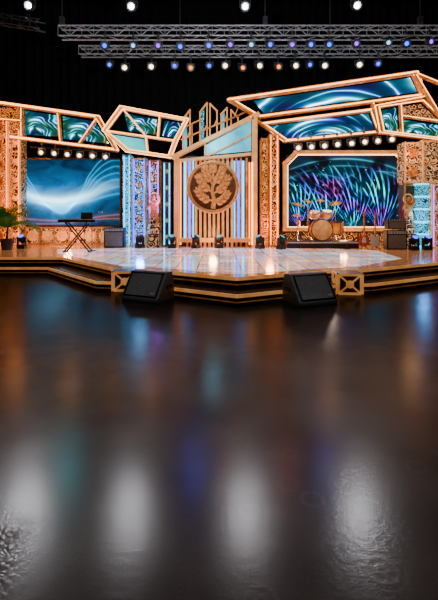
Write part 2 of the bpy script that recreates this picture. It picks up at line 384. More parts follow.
def cornerbox(cx,cy,ang):
    R=Matrix.Rotation(ang,3,'Z'); c=Vector((cx,cy,.224))
    b=part(ST,'corner_box',MB().box(c,(.52,.5,.448),R),M['golddk'],'bronze cube plinth with crossed gold battens')
    m=MB()
    for fn in((0,-1),(1,0),(-1,0)):
        nrm=R@Vector((fn[0],fn[1],0)); sx=R@Vector((-fn[1],fn[0],0)); o=c+nrm*(.26 if fn[0] else .25); hw=.23
        q=[o+sx*hw*a+Vector((0,0,.195*b_)) for a,b_ in((-1,-1),(1,-1),(1,1),(-1,1))]
        for i in range(4): m.beam(q[i],q[(i+1)%4],.05,.04,ref=nrm)
        m.beam(q[0],q[2],.035,.03,ref=nrm); m.beam(q[1],q[3],.035,.03,ref=nrm)
        m.tube(o,o+nrm*.03,.08,16)
    part(ST,'batten_frame',m,M['peach'],'gold crossed battens',parent=b)
cornerbox(-2.08,8.93,.12); cornerbox(2.74,8.55,-.1)

# ---------------------------------------------------------------- wedge monitors
def wedge(loc,rot,label):
    T=thing('floor_monitor',label,'speaker',loc,'wedge monitors before the stage')
    L=Vector(loc); w=.42
    prof=[(-.34,0),(-.36,.07),(-.02,.55),(.18,.54),(.30,.14),(.30,0)]
    m=MB().prism([L+Vector((-w,y,z)) for y,z in prof],(2*w,0,0))
    part(T,'cabinet',m,M['wedgebody'],bev=.015)
    a=Vector((0,-.36,.07)); b=Vector((0,-.02,.55)); e=(b-a).normalized(); nrm=Vector((0,-e.z,e.y)); Ln=(b-a).length
    p0=L+a+e*.05+nrm*.002; p1=L+a+e*(Ln-.05)+nrm*.002; x=Vector((w-.06,0,0))
    part(T,'grille',MB().prism([p0-x,p0+x,p1+x,p1-x],nrm*.012),M['grille'],'perforated grey metal grille')
    m=MB(); q=[p0-x,p0+x,p1+x,p1-x]; m.frame([v+nrm*.008 for v in q],.025,.03)
    part(T,'grille_frame',m,M['black'])
    part(T,'badge',MB().box(L+a+e*.11+nrm*.018+Vector((.27,0,0)),(.08,.03,.02)),M['white'],'small silver badge')
    for s in(-1,1):
        part(T,'handle',MB().beam(L+Vector((s*(w+.008),-.04,.26)),L+Vector((s*(w+.008),.14,.26)),.07,.03,ref=(1,0,0)),M['black'],'black recessed side handle')
    T.rotation_euler=rot; return T
wedge((-1.38,7.94,0),(0,0,-.42),'dark grey wedge stage monitor beside crossed-batten plinth')
wedge((1.70,7.63,0),(0,0,.38),'dark grey wedge stage monitor before the stage steps')

# ---------------------------------------------------------------- lamps
def par(col,label,group,s=1.0,tilt=.25):
    T=thing('par_can_lamp',label,'stage light',(0,0,0),group)
    y=MB().tube((0,0,.36),(0,0,-.10),.02).box((0,0,.16),(.10,.09,.10))
    for sx in(-1,1): y.beam((sx*.17,0,-.10),(sx*.17,0,-.30),.03,.05)
    y.beam((-.18,0,-.10),(.18,0,-.10),.03,.05)
    part(T,'yoke',y,M['housing'])
    R=Matrix.Translation((0,0,-.28))@Matrix.Rotation(tilt,4,'X')
    h=MB().lathe([(.0,.2),(.09,.19),(.14,.08),(.165,-.14),(.115,-.14),(.10,-.09)],(0,0,0),(0,1,0),20).xf(R)
    part(T,'housing',h,M['housing'],smooth=True)
    l=MB().lathe([(.0,-.115),(.06,-.11),(.085,-.095)],(0,0,0),(0,1,0),20).xf(R)
    part(T,'lens',l,M[col],'glowing lens',smooth=True)
    return T
def place(col,label,group,pts,Y,s=1.0,tilt=.25,j=0):
    T=None
    for (px,py) in pts:
        ss=s
        w=W(px+random.uniform(-j,j),py,Y)+Vector((0,0,.28*ss))
        if T is None: T=par(col,label,group,s,tilt); T.location=w; T.scale=(ss,)*3
        else: dup(T,w,scale=ss,rot=(0,0,random.uniform(-.35,.35) if j else 0))
def truss(a,b,sz,label,mat='alu'):
    a=Vector(a);b=Vector(b); T=thing('lighting_truss',label,'truss',a)
    d=(b-a); n=int(d.length/(sz*1.15)); up=Vector((0,0,sz/2)); sd=Vector((-d.y,d.x,0)).normalized()*sz/2
    cs=[up+sd,up-sd,-up-sd,-up+sd]; ch=MB()
    for c in cs: ch.tube(a+c,b+c,.030,8)
    part(T,'chord_tubes',ch,M[mat],smooth=True)
    br=MB()
    for i in range(n):
        p=a+d*i/n; q=a+d*(i+1)/n
        for k in (0,1,2):
            c1,c2=cs[k],cs[(k+1)%4]
            if i%2: c1,c2=c2,c1
            br.tube(p+c1,q+c2,.015,6)
        br.tube(p+cs[1],p+cs[2],.012,6)
    part(T,'lattice_bracing',br,M[mat])
    if mat=='alu':
        m=MB(); pts=[]
        for i in range(int(d.length/.35)+1):
            p=a+d.normalized()*.35*i; pts.append(p-up-sd+Vector((0,-.06,-.05-.10*abs(math.sin(i*.55))-.03*math.sin(i*1.7))))
        m.path(pts,.014,6); part(T,'draped_cable',m,M['blackm'],'black cable looped along the truss')
    return T
tz1=(W(0,27,16).z+W(0,40,16).z)/2+.03; tz2=(W(0,46,17.6).z+W(0,57,17.6).z)/2
truss((W(60,0,16).x,16,tz1),(11,16,tz1),.40,'silver box truss hanging above the stage')
truss((W(80,0,17.6).x,17.6,tz2),(12,17.6,tz2),.36,'silver box truss carrying warm lamps')
truss((-13,17,10.6),(-6.9,15.6,9.1),.35,'dark sloping rigging truss near the ceiling','housing')
solo('lighting_bar','black pipe batten holding the bright ceiling floodlights','pipe',MB().tube((-10,16,10.50),(10,16,10.50),.04),M['blackm'],(0,16,10.5))
for px,Yc in((62,16),(265,16),(180,17.6),(330,17.6),(420,16)):
    x=W(px,0,Yc).x; tz={16:tz1,17.6:tz2}[Yc]
    solo('hoist_chain','thin dark chain hoist holding up the truss','chain',MB().tube((x,Yc,tz+.17),(x,Yc,13.98),.02,6).box((x,Yc,tz+.45),(.18,.18,.35)),M['housing'],(x,Yc,tz+.3),group='chain hoists above the truss')
Ya=17.42; Yb=15.80
place('lwarm','dark par can with warm white lens under the truss','warm lamps on the truss',[(126,68),(153,67),(227,66),(259,66),(294,66),(325,66),(360,65)],Ya,1.1,j=1.5)
place('lorange','dark par can with orange lens under the truss','orange lamps on the truss',[(192,68),(243,68),(277,67)],Ya,1.0,j=1.5)
place('lblue','dark par can with blue lens under the truss','blue lamps on the truss',[(104,46),(182,47),(208,46),(268,45),(312,45),(328,45),(407,44)],Yb,1.0,j=2)
place('lviolet','dark par can with violet lens under the truss','violet lamps on the truss',[(160,46),(228,45),(292,45),(354,44),(428,42)],Yb,.95,j=2)
place('lblue','dark par can with blue lens under the rear truss','blue lamps on the rear truss',[(110,65),(175,66),(210,66),(310,65),(380,64)],Ya,.95,j=2)
place('lcyan','dark par can with pale cyan lens under the truss','cyan lamps on the truss',[(133,46),(252,45),(388,43)],Yb,.9,j=2)
place('lwhite','dark floodlight with bright white lens on a ceiling batten','white floodlights near the ceiling',[(30,6),(132,7),(245,7),(356,6)],15.95,1.25,.35)

# ---------------------------------------------------------------- set pieces
def panel(T,name,pts,mat,label=None,th=.06,parent=None):
    return part(T,name,MB().prism(pts,(0,th,0)),mat,label,uv=True,parent=parent)
def Q(l,Y=None): return [W(p[0],p[1],p[2] if len(p)>2 else Y) for p in l]

def column(x0,x1,y0,y1,Y,mat,label,edge='peach',boss='gold',strip=None,depth=.5,shape='diamond',name='decorated_column'):
    a=W(x0,y1,Y); b=W(x1,y0,Y); z0=DZ if y1>=240 else a.z; z1=b.z
    w=b.x-a.x; cx=(a.x+b.x)/2; T=thing(name,label,'column',(cx,Y+depth/2,z0))
    part(T,'core',MB().box((cx,Y+depth/2,(z0+z1)/2),(w,depth,z1-z0)),M[mat])
    e=MB(); ew=min(.05,w*.11)
    for sx in(-1,1): e.box((cx+sx*(w/2-ew/2),Y-.03,(z0+z1)/2),(ew,.09,z1-z0))
    hh=.06
    k=max(2,int(round((z1-z0)/.75)))
    for i in range(k+1): e.box((cx,Y-.025,z0+.05+(z1-z0-.1)*i/k),(w,.07,hh if i in(0,k) else .03))
    part(T,'edge_frame',e,M[edge],'bright gold battens')
    bm=MB(); r=min(w*.30,.26)
    for i in range(k):
        zc=z0+.05+(z1-z0-.1)*(i+.5)/k
        if shape=='diamond':
            c=Vector((cx,Y-.01,zc)); q=[c+Vector(v) for v in((r,0,0),(0,0,r*1.1),(-r,0,0),(0,0,-r*1.1))]
            tip=c+Vector((0,-.10,0)); bm.add(q+[tip],[(0,1,4),(1,2,4),(2,3,4),(3,0,4),(3,2,1,0)])
        elif shape=='disc':
            bm.lathe([(r,.0),(r,-.05),(r*.75,-.07),(r*.65,-.03),(r*.3,-.03),(.0,-.09)],(cx,Y,zc),(0,1,0),20)
        elif shape=='leaf':
            for s in(-1,1):
                c=Vector((cx,Y-.01,zc))
                bm.add([c+Vector((0,0,-r)),c+Vector((s*r*1.1,0,-.1*r)),c+Vector((s*r*.7,0,r*.9)),c+Vector((0,0,.5*r)),c+Vector((s*r*.45,-.09,.1*r))],[(0,1,4),(1,2,4),(2,3,4),(3,0,4)])
    part(T,'relief_ornament',bm,M[boss],'raised gold ornaments')
    if strip:
        for sx in(-1,1):
            part(T,'light_strip',MB().box((cx+sx*(w/2-ew-.02),Y-.03,(z0+z1)/2),(.045,.06,z1-z0-.1)),M[strip],'glowing edge strip')
    return T

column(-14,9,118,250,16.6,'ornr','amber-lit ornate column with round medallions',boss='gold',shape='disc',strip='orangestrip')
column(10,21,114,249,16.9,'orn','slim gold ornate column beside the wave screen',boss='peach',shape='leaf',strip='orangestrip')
def screen(name,x0,x1,y0,y1,Y,mat,label,fr,fw,cont):
    a=W(x0,y1,Y); b=W(x1,y0,Y); cx=(a.x+b.x)/2
    T=thing(name,label,'led screen',(cx,Y,a.z)); 
    part(T,'backing',MB().box((cx,Y+.2,(a.z+b.z)/2),(b.x-a.x+.1,.3,b.z-a.z+.1)),M['black'])
    panel(T,'display_panel',[(a.x,Y,a.z),(b.x,Y,a.z),(b.x,Y,b.z),(a.x,Y,b.z)],M[mat],cont,.05)
    return T,a,b
T,a,b=screen('video_wall',24,121,159,226,17.6,'wavescr','large video wall showing white and cyan energy waves','golddk',.1,'glowing blue wave picture')
part(T,'bezel',MB().frame([(a.x,17.57,a.z),(b.x,17.57,a.z),(b.x,17.57,b.z),(a.x,17.57,b.z)],.08,.12),M['golddk'],'bronze frame')
T=thing('ornate_plinth','pale gold carved plinth wall beneath the wave screen','panel',W(68,248,17.2).xyz*1)
x0=W(26,0,17.2).x; x1=W(112,0,17.2).x; zt=W(0,227,17.2).z
part(T,'carved_body',MB().box(((x0+x1)/2,17.35,(DZ+zt)/2),(x1-x0,.3,zt-DZ)),M['ornw'])
m=MB(); k=6
for i in range(k+1): m.box((x0+(x1-x0)*i/k,17.17,(DZ+zt)/2),(.06,.08,zt-DZ))
m.box(((x0+x1)/2,17.17,zt-.04),(x1-x0,.1,.08)).box(((x0+x1)/2,17.17,DZ+.04),(x1-x0,.1,.08))
part(T,'batten_frame',m,M['gold'])
m=MB()
for i in range(k):
    m.lathe([(.24,0),(.24,-.04),(.18,-.06),(.15,-.02),(.06,-.02),(0,-.08)],(x0+(x1-x0)*(i+.5)/k,17.2,(DZ+zt)/2),(0,1,0),18)
part(T,'medallion_relief',m,M['peach'])

def canopy(name,label,polys,beamw=.15,extra=(),led=(),rods=(),fm='gold'):
    allp=[p for pl in polys for p in Q(pl)]
    base=sum(allp,Vector())/len(allp)
    T=thing(name,label,'canopy',base)
    m=MB()
    for pl in polys: m.frame(Q(pl),beamw,.22)
    for a,b in extra: m.beam(W(*a),W(*b),beamw*.7,.18)
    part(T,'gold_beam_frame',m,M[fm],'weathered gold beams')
    m=MB()
    for pl in polys:
        q=Q(pl); c=sum(q,Vector())/len(q)
        for k in(-.50,.50):
            q2=[p+(c-p).normalized()*beamw*k*1.3+Vector((0,-.11,0)) for p in q]; m.frame(q2,.030,.04)
    for a,b in extra: m.beam(W(*a)+Vector((0,-.09,0)),W(*b)+Vector((0,-.09,0)),.025,.03)
    part(T,'light_strip',m,M['warmstrip'],'thin glowing edge lines')
    for pl,mt,lb in led: panel(T,'display_panel',[p+Vector((0,.08,0)) for p in Q(pl)],M[mt],lb)
    if rods:
        m=MB()
        for a,b in rods: m.beam(W(*a),W(*b),.10,.10)
        part(T,'support_post',m,M['golddk'])
    return T
L1=[(-14,101,16.2),(98,117,16.2),(117,150,16.8),(-14,134,16.8)]
canopy('stage_canopy','angular gold beam canopy with teal screens over the wave screen',[L1],.14,
  extra=[((22,105,16.3),(22,137,16.8)),((58,110,16.3),(61,143,16.8)),((98,117,16.2),(80,143,16.8)),((-14,118,16.5),(22,121,16.5))],
  led=[([(24,110,16.35),(57,115,16.35),(60,136,16.8),(24,134,16.8)],'sw3','teal patterned screen'),
       ([(62,116,16.35),(94,121,16.35),(108,143,16.8),(63,138,16.8)],'sw3','teal patterned screen'),
       ([(-14,106,16.35),(20,108,16.35),(20,132,16.8),(-14,128,16.8)],'ornr','amber carved panel')],
  rods=[((24,138,17.3),(24,226,17.3))])
solo('lamp_bar','black bar carrying a row of white lamps above the wave screen','pipe',MB().tube(W(30,147,16.9),W(116,152,16.9),.03),M['blackm'],W(70,150,16.9),group='lamp bars')
place('lwarm','small spotlight with white lens above the wave screen','lamps over the wave screen',[(42,152.5),(55,153.5),(68,154.5),(80,155.5),(93,156),(106,157)],16.9,.88,.15)

L2=[(105,131,15.8),(122,108,15.6),(187,120,15.6),(176,141,15.9),(170,157,16.1),(128,151,16.1)]
canopy('angular_frame','thin irregular pale gold frame with cyan panels beside the arch',[L2],.12,fm='peach',
  extra=[((106,131,15.8),(176,141,15.9)),((122,108,15.6),(146,136,15.9)),((146,136,15.9),(148,154,16.1)),((160,115,15.6),(158,138,15.9))],
  led=[([(124,113,15.75),(156,119,15.75),(155,134,15.95),(128,130,15.95)],'sw3','teal patterned screen'),
       ([(110,134,16.0),(144,139,16.0),(146,151,16.2),(128,148,16.2)],'glass','pale cyan panel'),
       ([(164,120,15.75),(182,123,15.75),(174,137,15.9),(162,135,15.9)],'sw1','blue screen')])
column(123,131,155,246,16.6,'teal','slim cyan glowing column beside the wave screen',edge='silver',boss='silver',strip='cyanstrip',shape='diamond')
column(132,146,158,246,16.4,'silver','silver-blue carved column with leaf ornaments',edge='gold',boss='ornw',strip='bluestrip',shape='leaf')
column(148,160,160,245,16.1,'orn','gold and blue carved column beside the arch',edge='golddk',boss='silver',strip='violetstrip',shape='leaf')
column(163,171,162,245,16.3,'black','narrow black column with blue light strips',edge='golddk',boss='gold',strip='cyanstrip',shape='diamond')

# --- centre arch
Y=15.8
AR=thing('stage_arch','tall golden arch with slanted roof, open spires and vertical slats','arch',(W(214,0,Y).x,Y,DZ))
m=MB()
def bz(px,top,w=.24,yy=Y): 
    p=W(px,top,yy); m.beam((p.x,yy,DZ),(p.x,yy,p.z),w,.3)
bz(176.5,156,.17); bz(254.5,114,.20)
m.beam(W(172,158,Y),W(259,114,Y),.15,.34)
m.beam(W(176,161,Y),W(251,154,Y),.10,.22)
m.beam(W(176,240,Y),W(254,240,Y),.16,.3)
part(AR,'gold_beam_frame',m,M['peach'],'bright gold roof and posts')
for px,mt in((180.5,'orangestrip'),(249.5,'orangestrip'),(252,'warmstrip')): 
    p=W(px,160,Y-.05); part(AR,'post_light_strip',MB().box((p.x,Y-.14 if px==252 else Y-.05,(DZ+p.z)/2),(.05,.08,p.z-DZ-.2)),M[mt],'orange light strip')
m=MB(); n=9
for i in range(n):
    px=196+ (232-196)*i/(n-1); p=W(px,158,Y+.35)
    m.box((p.x,Y+.35,(DZ+p.z)/2),(.095,.14,p.z-DZ))
part(AR,'slat_wall',m,M['peach'],'warm gold vertical slats')
p0=W(180,156,Y+.5); p1=W(250,150,Y+.5)
part(AR,'back_panel',MB().box(((p0.x+p1.x)/2,Y+.52,(DZ+p0.z)/2),(p1.x-p0.x,.06,p0.z-DZ)),M['fascia'],'dark panel behind slats')
for px,w,mt in((185,.09,'cyanstrip'),(189.5,.08,'bluestrip'),(193.2,.045,'cyanstrip'),(234.5,.045,'cyanstrip'),(238.5,.08,'bluestrip'),(243,.09,'cyanstrip')):
    p=W(px,161,Y+.15); part(AR,'blue_light_strip',MB().box((p.x,Y+.15,(DZ+.2+p.z)/2),(w,.06,p.z-DZ-.2)),M[mt],'vertical blue light strip')
m=MB()
for px in(187.3,191.5,236.4,240.8,246.5):
    p=W(px,158,Y+.2); m.box((p.x,Y+.2,(DZ+p.z)/2),(.07,.12,p.z-DZ))
part(AR,'slim_batten',m,M['gold'],'slim gold battens')
panel(AR,'gable_panel',Q([(206,155,Y+.05),(206,145,Y+.05),(251,121,Y+.05),(251,151,Y+.05)]),M['glass'],'angled turquoise glass gable panel')
m=MB(); m.beam(W(205,157,Y-.02),W(251,135,Y-.02),.06,.12); m.beam(W(205,157,Y-.02),W(205,143,Y-.02),.06,.12)
part(AR,'gable_batten',m,M['gold'])
for i,(x0,x1,yl,yr,yb,mt) in enumerate(((183,190,119,110,151,'glass'),(200,207,112,103,144,'teal'),(210,217,104,111,139,None),(221,227,114,108,134,'glass'),(231,238,110,118,128,None))):
    Yc=Y+.26+.06*(i%2); q=Q([(x0,yb,Yc),(x1,yb-3,Yc),(x1,yr,Yc),(x0,yl,Yc)])
    b_=part(AR,'spire_frame',MB().frame(q,.05,.10).beam(W((x0+x1)/2,yb-12,Yc),W(x1,yb-20,Yc),.03,.05),M['peach'],'slim gold spire frame')
    if mt: panel(AR,'spire_glass',[v+Vector((0,.03,0)) for v in Q([(x0+.8,yb-1,Yc),((x0+x1)/2+.5,yb-2.5,Yc),((x0+x1)/2+.5,(yl+yr)/2+1,Yc),(x0+.8,yl+1,Yc)])],M[mt],'teal glass infill',parent=b_,th=.03)
m=MB(); m.beam(W(181,140,Y+.12),W(246,112,Y+.12),.05,.1); m.beam(W(192,124,Y+.12),W(192,149,Y+.12),.05,.1); m.beam(W(181,129,Y+.12),W(202,119,Y+.12),.04,.1)
part(AR,'cross_beam',m,M['gold'])

# emblem
EC=W(213,187,Y-.25); ER=26.5*(Y-.25)/F
E=thing('carved_emblem','large round deeply carved gold emblem with dense leafy branches','emblem',EC)
part(E,'disc',MB().lathe([(0,.0),(ER*.88,.0),(ER*.88,.14),(0,.14)],EC,(0,1,0),64),M['emblo'],'recessed disc with shade painted darker',smooth=True)
part(E,'outer_ring',MB().lathe([(ER*.88,.12),(ER,.12),(ER,-.06),(ER*.97,-.14),(ER*.92,-.15),(ER*.88,-.12),(ER*.86,-.03),(ER*.86,.02)],EC,(0,1,0),64),M['emb'],smooth=True)
part(E,'bead_ring',MB().lathe([(ER*.95,-.13),(ER*.95,-.175),(ER*.925,-.175),(ER*.925,-.13)],EC,(0,1,0),64),M['gold'],smooth=True)
def leaf(m,base,ang,ln,wd,bend=0,k=6,dep=.12):
    L=[];Rr=[];C=[]
    for i in range(k):
        t=i/(k-1); a=ang+bend*t; 
        if i==0: p=Vector(base)
        else: p=p+Vector((math.cos(a),0,math.sin(a)))*ln/(k-1)
        s=Vector((-math.sin(a),0,math.cos(a))); w=wd*math.sin(math.pi*min(1,t**.8))*.5+.002
        L.append(p+s*w+Vector((0,-.03,0))); Rr.append(p-s*w+Vector((0,-.03,0))); C.append(p+Vector((0,-.03-dep*math.sin(math.pi*(.15+.7*t)),0)))
    vs=L+C+Rr; fs=[]
    for i in range(k-1): fs+= [(i,i+1,k+i+1,k+i),(k+i,k+i+1,2*k+i+1,2*k+i)]
    m.add(vs,fs)
root=EC+Vector((0,-.04,-ER*.82))
m=MB(); tr=[root,EC+Vector((.05,-.06,-ER*.5)),EC+Vector((-.04,-.06,-ER*.15)),EC+Vector((.04,-.06,ER*.25)),EC+Vector((0,-.05,ER*.6))]
for i in range(4): m.tube(tr[i],tr[i+1],.10-.018*i,8,.082-.018*i)
part(E,'trunk',m,M['emb'])
def branch(x,z,a0,ln,bd,K,ls,lw):
    m=MB(); prev=EC+Vector((x*ER,-.05,z*ER)); a=math.radians(a0); st=ln*ER/K
    for i in range(K):
        aa=a+bd*i/K; q=prev+Vector((math.cos(aa),0,math.sin(aa)))*st
        m.tube(prev,q,.045-.004*i,6)
        for s in(-1,1): leaf(m,q-Vector((0,.01*(i%2),0)),aa+s*.8,ER*ls,ER*lw,-s*.5)
        prev=q
    leaf(m,prev,aa,ER*ls*1.0,ER*lw)
    part(E,'branch',m,M['emb'],'thick leafy carved branch')
for (x,z,a0,ln,bd) in [(.0,-.60,12,.56,.9),(.0,-.52,168,.60,-.9),(.0,-.26,30,.72,.7),(.0,-.20,150,.70,-.7),(.0,.05,50,.62,.4),(.0,.10,128,.60,-.45),(0,.38,88,.26,.1)]:
    branch(x,z,a0,ln,bd,4 if ln>.3 else 2,.27,.17)
part(E,'mounting_bracket',MB().box(EC+Vector((0,.28,0)),(.5,.3,.5)),M['golddk'])

# --- right wing
column(261,268,138,245,16.0,'ornr','slim amber column beside the arch',edge='gold',boss='peach',shape='diamond')
column(269,279,134,245,16.3,'orn','gold carved column beside the spray screen',edge='gold',boss='ornw',strip='orangestrip',shape='leaf')
Yr=17.0
T,a,b=screen('video_wall',288,400,156,226,Yr,'fanscr','large dark video wall showing fine cyan, purple and pink strands','gold',.1,'dark picture with fine coloured strands')
m=MB(); ch=.45; e=.14; x0,x1,z0,z1=a.x-e,b.x+e,a.z-e,b.z+e; yy=Yr-.05
m.frame([(x0+ch,yy,z1),(x0,yy,z1-ch),(x0,yy,z0),(x1,yy,z0),(x1,yy,z1-ch*.6),(x1-ch*.6,yy,z1)],.15,.26)
part(T,'bezel',m,M['peach'],'thick rounded gold frame')
m=MB(); e=.04; x0,x1,z0,z1=a.x-e,b.x+e,a.z-e,b.z+e
m.frame([(x0+ch,yy-.05,z1),(x0,yy-.05,z1-ch),(x0,yy-.05,z0),(x1,yy-.05,z0),(x1,yy-.05,z1-ch*.6),(x1-ch*.6,yy-.05,z1)],.035,.1)
part(T,'light_strip',m,M['warmstrip'])
T=thing('low_plinth','dark bronze plinth wall beneath the spray screen','panel',W(344,247,17.1))
x0=W(282,0,17.1).x; x1=W(404,0,17.1).x; zt=W(0,231,17.1).z
part(T,'carved_body',MB().box(((x0+x1)/2,17.3,(DZ+zt)/2),(x1-x0,.3,zt-DZ)),M['orn'])
m=MB().box(((x0+x1)/2,17.12,zt-.04),(x1-x0,.08,.07))
for i in range(9): m.box((x0+(x1-x0)*i/8,17.12,(DZ+zt)/2),(.06,.08,zt-DZ))
part(T,'batten_frame',m,M['golddk'])

R1=[(230,100,14.9),(414,73,14.9),(423,95,16.0),(258,117,16.0)]
R2=[(262,124,16.2),(372,110,16.2),(379,132,16.7),(285,141,16.7)]
R3=[(376,107,15.6),(423,99,15.6),(444,120,15.6),(444,140,15.9),(381,132,15.9)]
canopy('stage_canopy','large slanted gold canopy with swirling blue screens',[R1,R2],.13,
  extra=[((414,73,14.9),(440,116,15.4)),((414,73,14.9),(446,86,14.9)),((250,117,15.6),(262,124,16.2)),((373,103,15.9),(372,111,16.2))],
  led=[([(254,100,15.2),(411,77,15.2),(418,91,15.7),(264,112,15.7)],'sw1','blue swirling screen'),
       ([(268,126,16.3),(369,113,16.3),(375,129,16.7),(287,138,16.7)],'sw2','blue arc screen')])
canopy('angular_frame','angular gold frame with teal tiles above carved columns',[R3],.13,
  extra=[((400,103,15.6),(402,134,15.9)),((402,116,15.7),(444,122,15.7))],
  led=[([(380,110,15.75),(397,107,15.75),(399,131,15.9),(384,129,15.9)],'sw3','teal patterned screen'),
       ([(404,106,15.75),(421,103,15.75),(438,118,15.75),(404,114,15.8)],'ornw','pale carved panel'),
       ([(404,119,15.8),(440,125,15.8),(440,136,15.95),(404,131,15.95)],'sw3','teal patterned screen')])
solo('lamp_bar','black bar carrying a row of white lamps above the spray screen','pipe',MB().tube(W(290,143,16.4),W(400,132.5,16.4),.03),M['blackm'],W(345,138,16.4),group='lamp bars')
place('lwarm','small spotlight with white lens above the spray screen','lamps over the spray screen',[(298,148),(311,147),(324,146),(337,144.5),(351,143.5),(364,142),(377,141),(391,139.5)],16.4,.95,.15)
column(404,421,142,183,15.6,'ornw','pale carved block on top of the gold post',edge='peach',boss='gold',shape='disc',depth=.6)
column(422,446,140,183,15.4,'ornw','pale carved block on top of the mosaic columns',edge='peach',boss='ornw',shape='diamond',depth=.6)
column(404,416,184,246,15.9,'golddk','bronze carved niche post beside the spray screen',edge='gold',boss='golddk',shape='leaf')
column(431,448,184,247,15.4,'ornw','pale gold carved column with disc ornaments',edge='peach',boss='gold',shape='disc',strip='violetstrip')
p=W(424,0,15.5)
T=thing('light_column','round teal mosaic column glowing blue','column',(p.x,15.7,DZ)); zt=W(0,184,15.7).z
part(T,'core',MB().lathe([(0,0),(.25,0),(.25,zt-DZ),(0,zt-DZ)],(p.x,15.7,DZ),(0,0,1),28),M['teal'],smooth=True)
m=MB()
for k in range(6):
    z=(zt-DZ)*k/5.0*.98; m.lathe([(.25,z),(.275,z+.01),(.275,z+.05),(.25,z+.06)],(p.x,15.7,DZ),(0,0,1),28)
part(T,'ring_band',m,M['cyanstrip'],'glowing cyan rings')
column(-40,-15,110,250,16.4,'orn','gold ornate end column',boss='gold',shape='disc')

def statue(px,Yp,h,label):
    b=Vector((W(px,0,Yp).x,Yp,DZ)); T=thing('gilded_statue',label,'statue',b,'gilded statues')
    ph=.55
    part(T,'pedestal',MB().box(b+Vector((0,0,.05)),(.46,.4,.1)).box(b+Vector((0,0,ph/2)),(.36,.30,ph)).box(b+Vector((0,0,ph-.03)),(.42,.36,.06)),M['orn'],'carved gold pedestal')
    J=[(0,0,.50),(0,-.01,.60),(0,-.01,.72),(0,0,.80),(0,-.01,.86),(0,-.005,.93),(0,0,.99),
       (-.10,0,.77),(-.17,-.02,.66),(-.10,-.09,.60),
       (.10,0,.77),(.15,0,.86),(.12,0,.98),
       (-.05,0,.47),(-.06,-.02,.26),(-.06,.0,.03),(-.06,-.06,.015),
       (.05,0,.47),(.07,-.03,.26),(.06,.0,.03),(.06,-.06,.015)]
    Rr=[.085,.07,.095,.035,.05,.055,.02,.04,.03,.02,.04,.03,.02,.07,.05,.035,.03,.07,.05,.035,.03]
    Ed=[(0,1),(1,2),(2,3),(3,4),(4,5),(5,6),(2,7),(7,8),(8,9),(2,10),(10,11),(11,12),(0,13),(13,14),(14,15),(15,16),(0,17),(17,18),(18,19),(19,20)]
    me=bpy.data.meshes.new('figure'); me.from_pydata([(x*h,y*h,z*h+ph) for x,y,z in J],Ed,[]); me.materials.append(M['gold'])
    o=bpy.data.objects.new('figure',me); COL.objects.link(o); o.parent=T
    md=o.modifiers.new('skin','SKIN'); md.use_smooth_shade=True
    for i,r in enumerate(Rr): me.skin_vertices[0].data[i].radius=(r*h,r*h)
    me.skin_vertices[0].data[0].use_root=True
    s=o.modifiers.new('sub','SUBSURF'); s.levels=1; s.render_levels=2; o['label']='gilded standing figure'
    c=b+Vector((0,.02,ph))
    m=MB(); rp=[(.15,.02),(.13,.2),(.115,.4),(.105,.52),(.09,.54)]; n=32
    vs=[];fs=[]
    for r,z in rp:
        for i in range(n):
            t=2*math.pi*i/n; rr=r*h*(1+.10*math.sin(t*8)); vs.append(c+Vector((rr*math.cos(t),rr*.8*math.sin(t),z*h)))
    for k in range(len(rp)-1):
        for i in range(n): j=(i+1)%n; fs.append((k*n+i,k*n+j,(k+1)*n+j,(k+1)*n+i))
    m.add(vs,fs); part(T,'robe',m,M['orn'],'draped ornate gold robe',smooth=True)
    part(T,'halo',MB().lathe([(.11*h,.0),(.125*h,-.01),(.14*h,.0),(.125*h,.01),(.11*h,0)],c+Vector((0,.06,.92*h)),(0,1,0),24),M['peach'],'gold ring halo')
statue(154,15.45,1.5,'gilded statue on pedestal beside the silver column'); statue(409,15.3,1.45,'gilded statue on pedestal beside the blue column')

# ---------------------------------------------------------------- instruments
kb=Vector((W(78,0,13.6).x,13.6,DZ))
T=thing('keyboard_stand','black folding x-shaped keyboard stand on the deck','stand',kb)
m=MB()
for y in(-.14,.14):
    m.tube(kb+Vector((-.42,y,.02)),kb+Vector((.36,y,.98)),.026); m.tube(kb+Vector((.42,y,.02)),kb+Vector((-.36,y,.98)),.026)
part(T,'crossed_legs',m,M['black'],smooth=True)
m=MB()
for x in(-.42,.42): m.beam(kb+Vector((x,-.22,.02)),kb+Vector((x,.22,.02)),.05,.04)
for x in(-.36,.36): m.beam(kb+Vector((x,-.2,.985)),kb+Vector((x,.2,.985)),.05,.03)
part(T,'foot_bar',m,M['black'])
kk=kb+Vector((0,0,1.0))
T=thing('electronic_keyboard','black electronic keyboard with white keys on stand','keyboard',kk)
part(T,'body',MB().box(kk+Vector((0,0,.05)),(1.25,.34,.09)),M['black'],bev=.01)
m=MB()
for i in range(36): m.box(kk+Vector((-.56+i*.032,-.09,.10)),(.029,.15,.015))
part(T,'white_keys',m,M['white'])
m=MB()
for i in range(36):
    if i%7 not in(2,6): m.box(kk+Vector((-.544+i*.032,-.06,.115)),(.016,.09,.015))
part(T,'black_keys',m,M['black'])
part(T,'music_rest',MB().box(kk+Vector((.25,.15,.22)),(.4,.02,.24),Matrix.Rotation(-.2,3,'X')),M['blackm'])
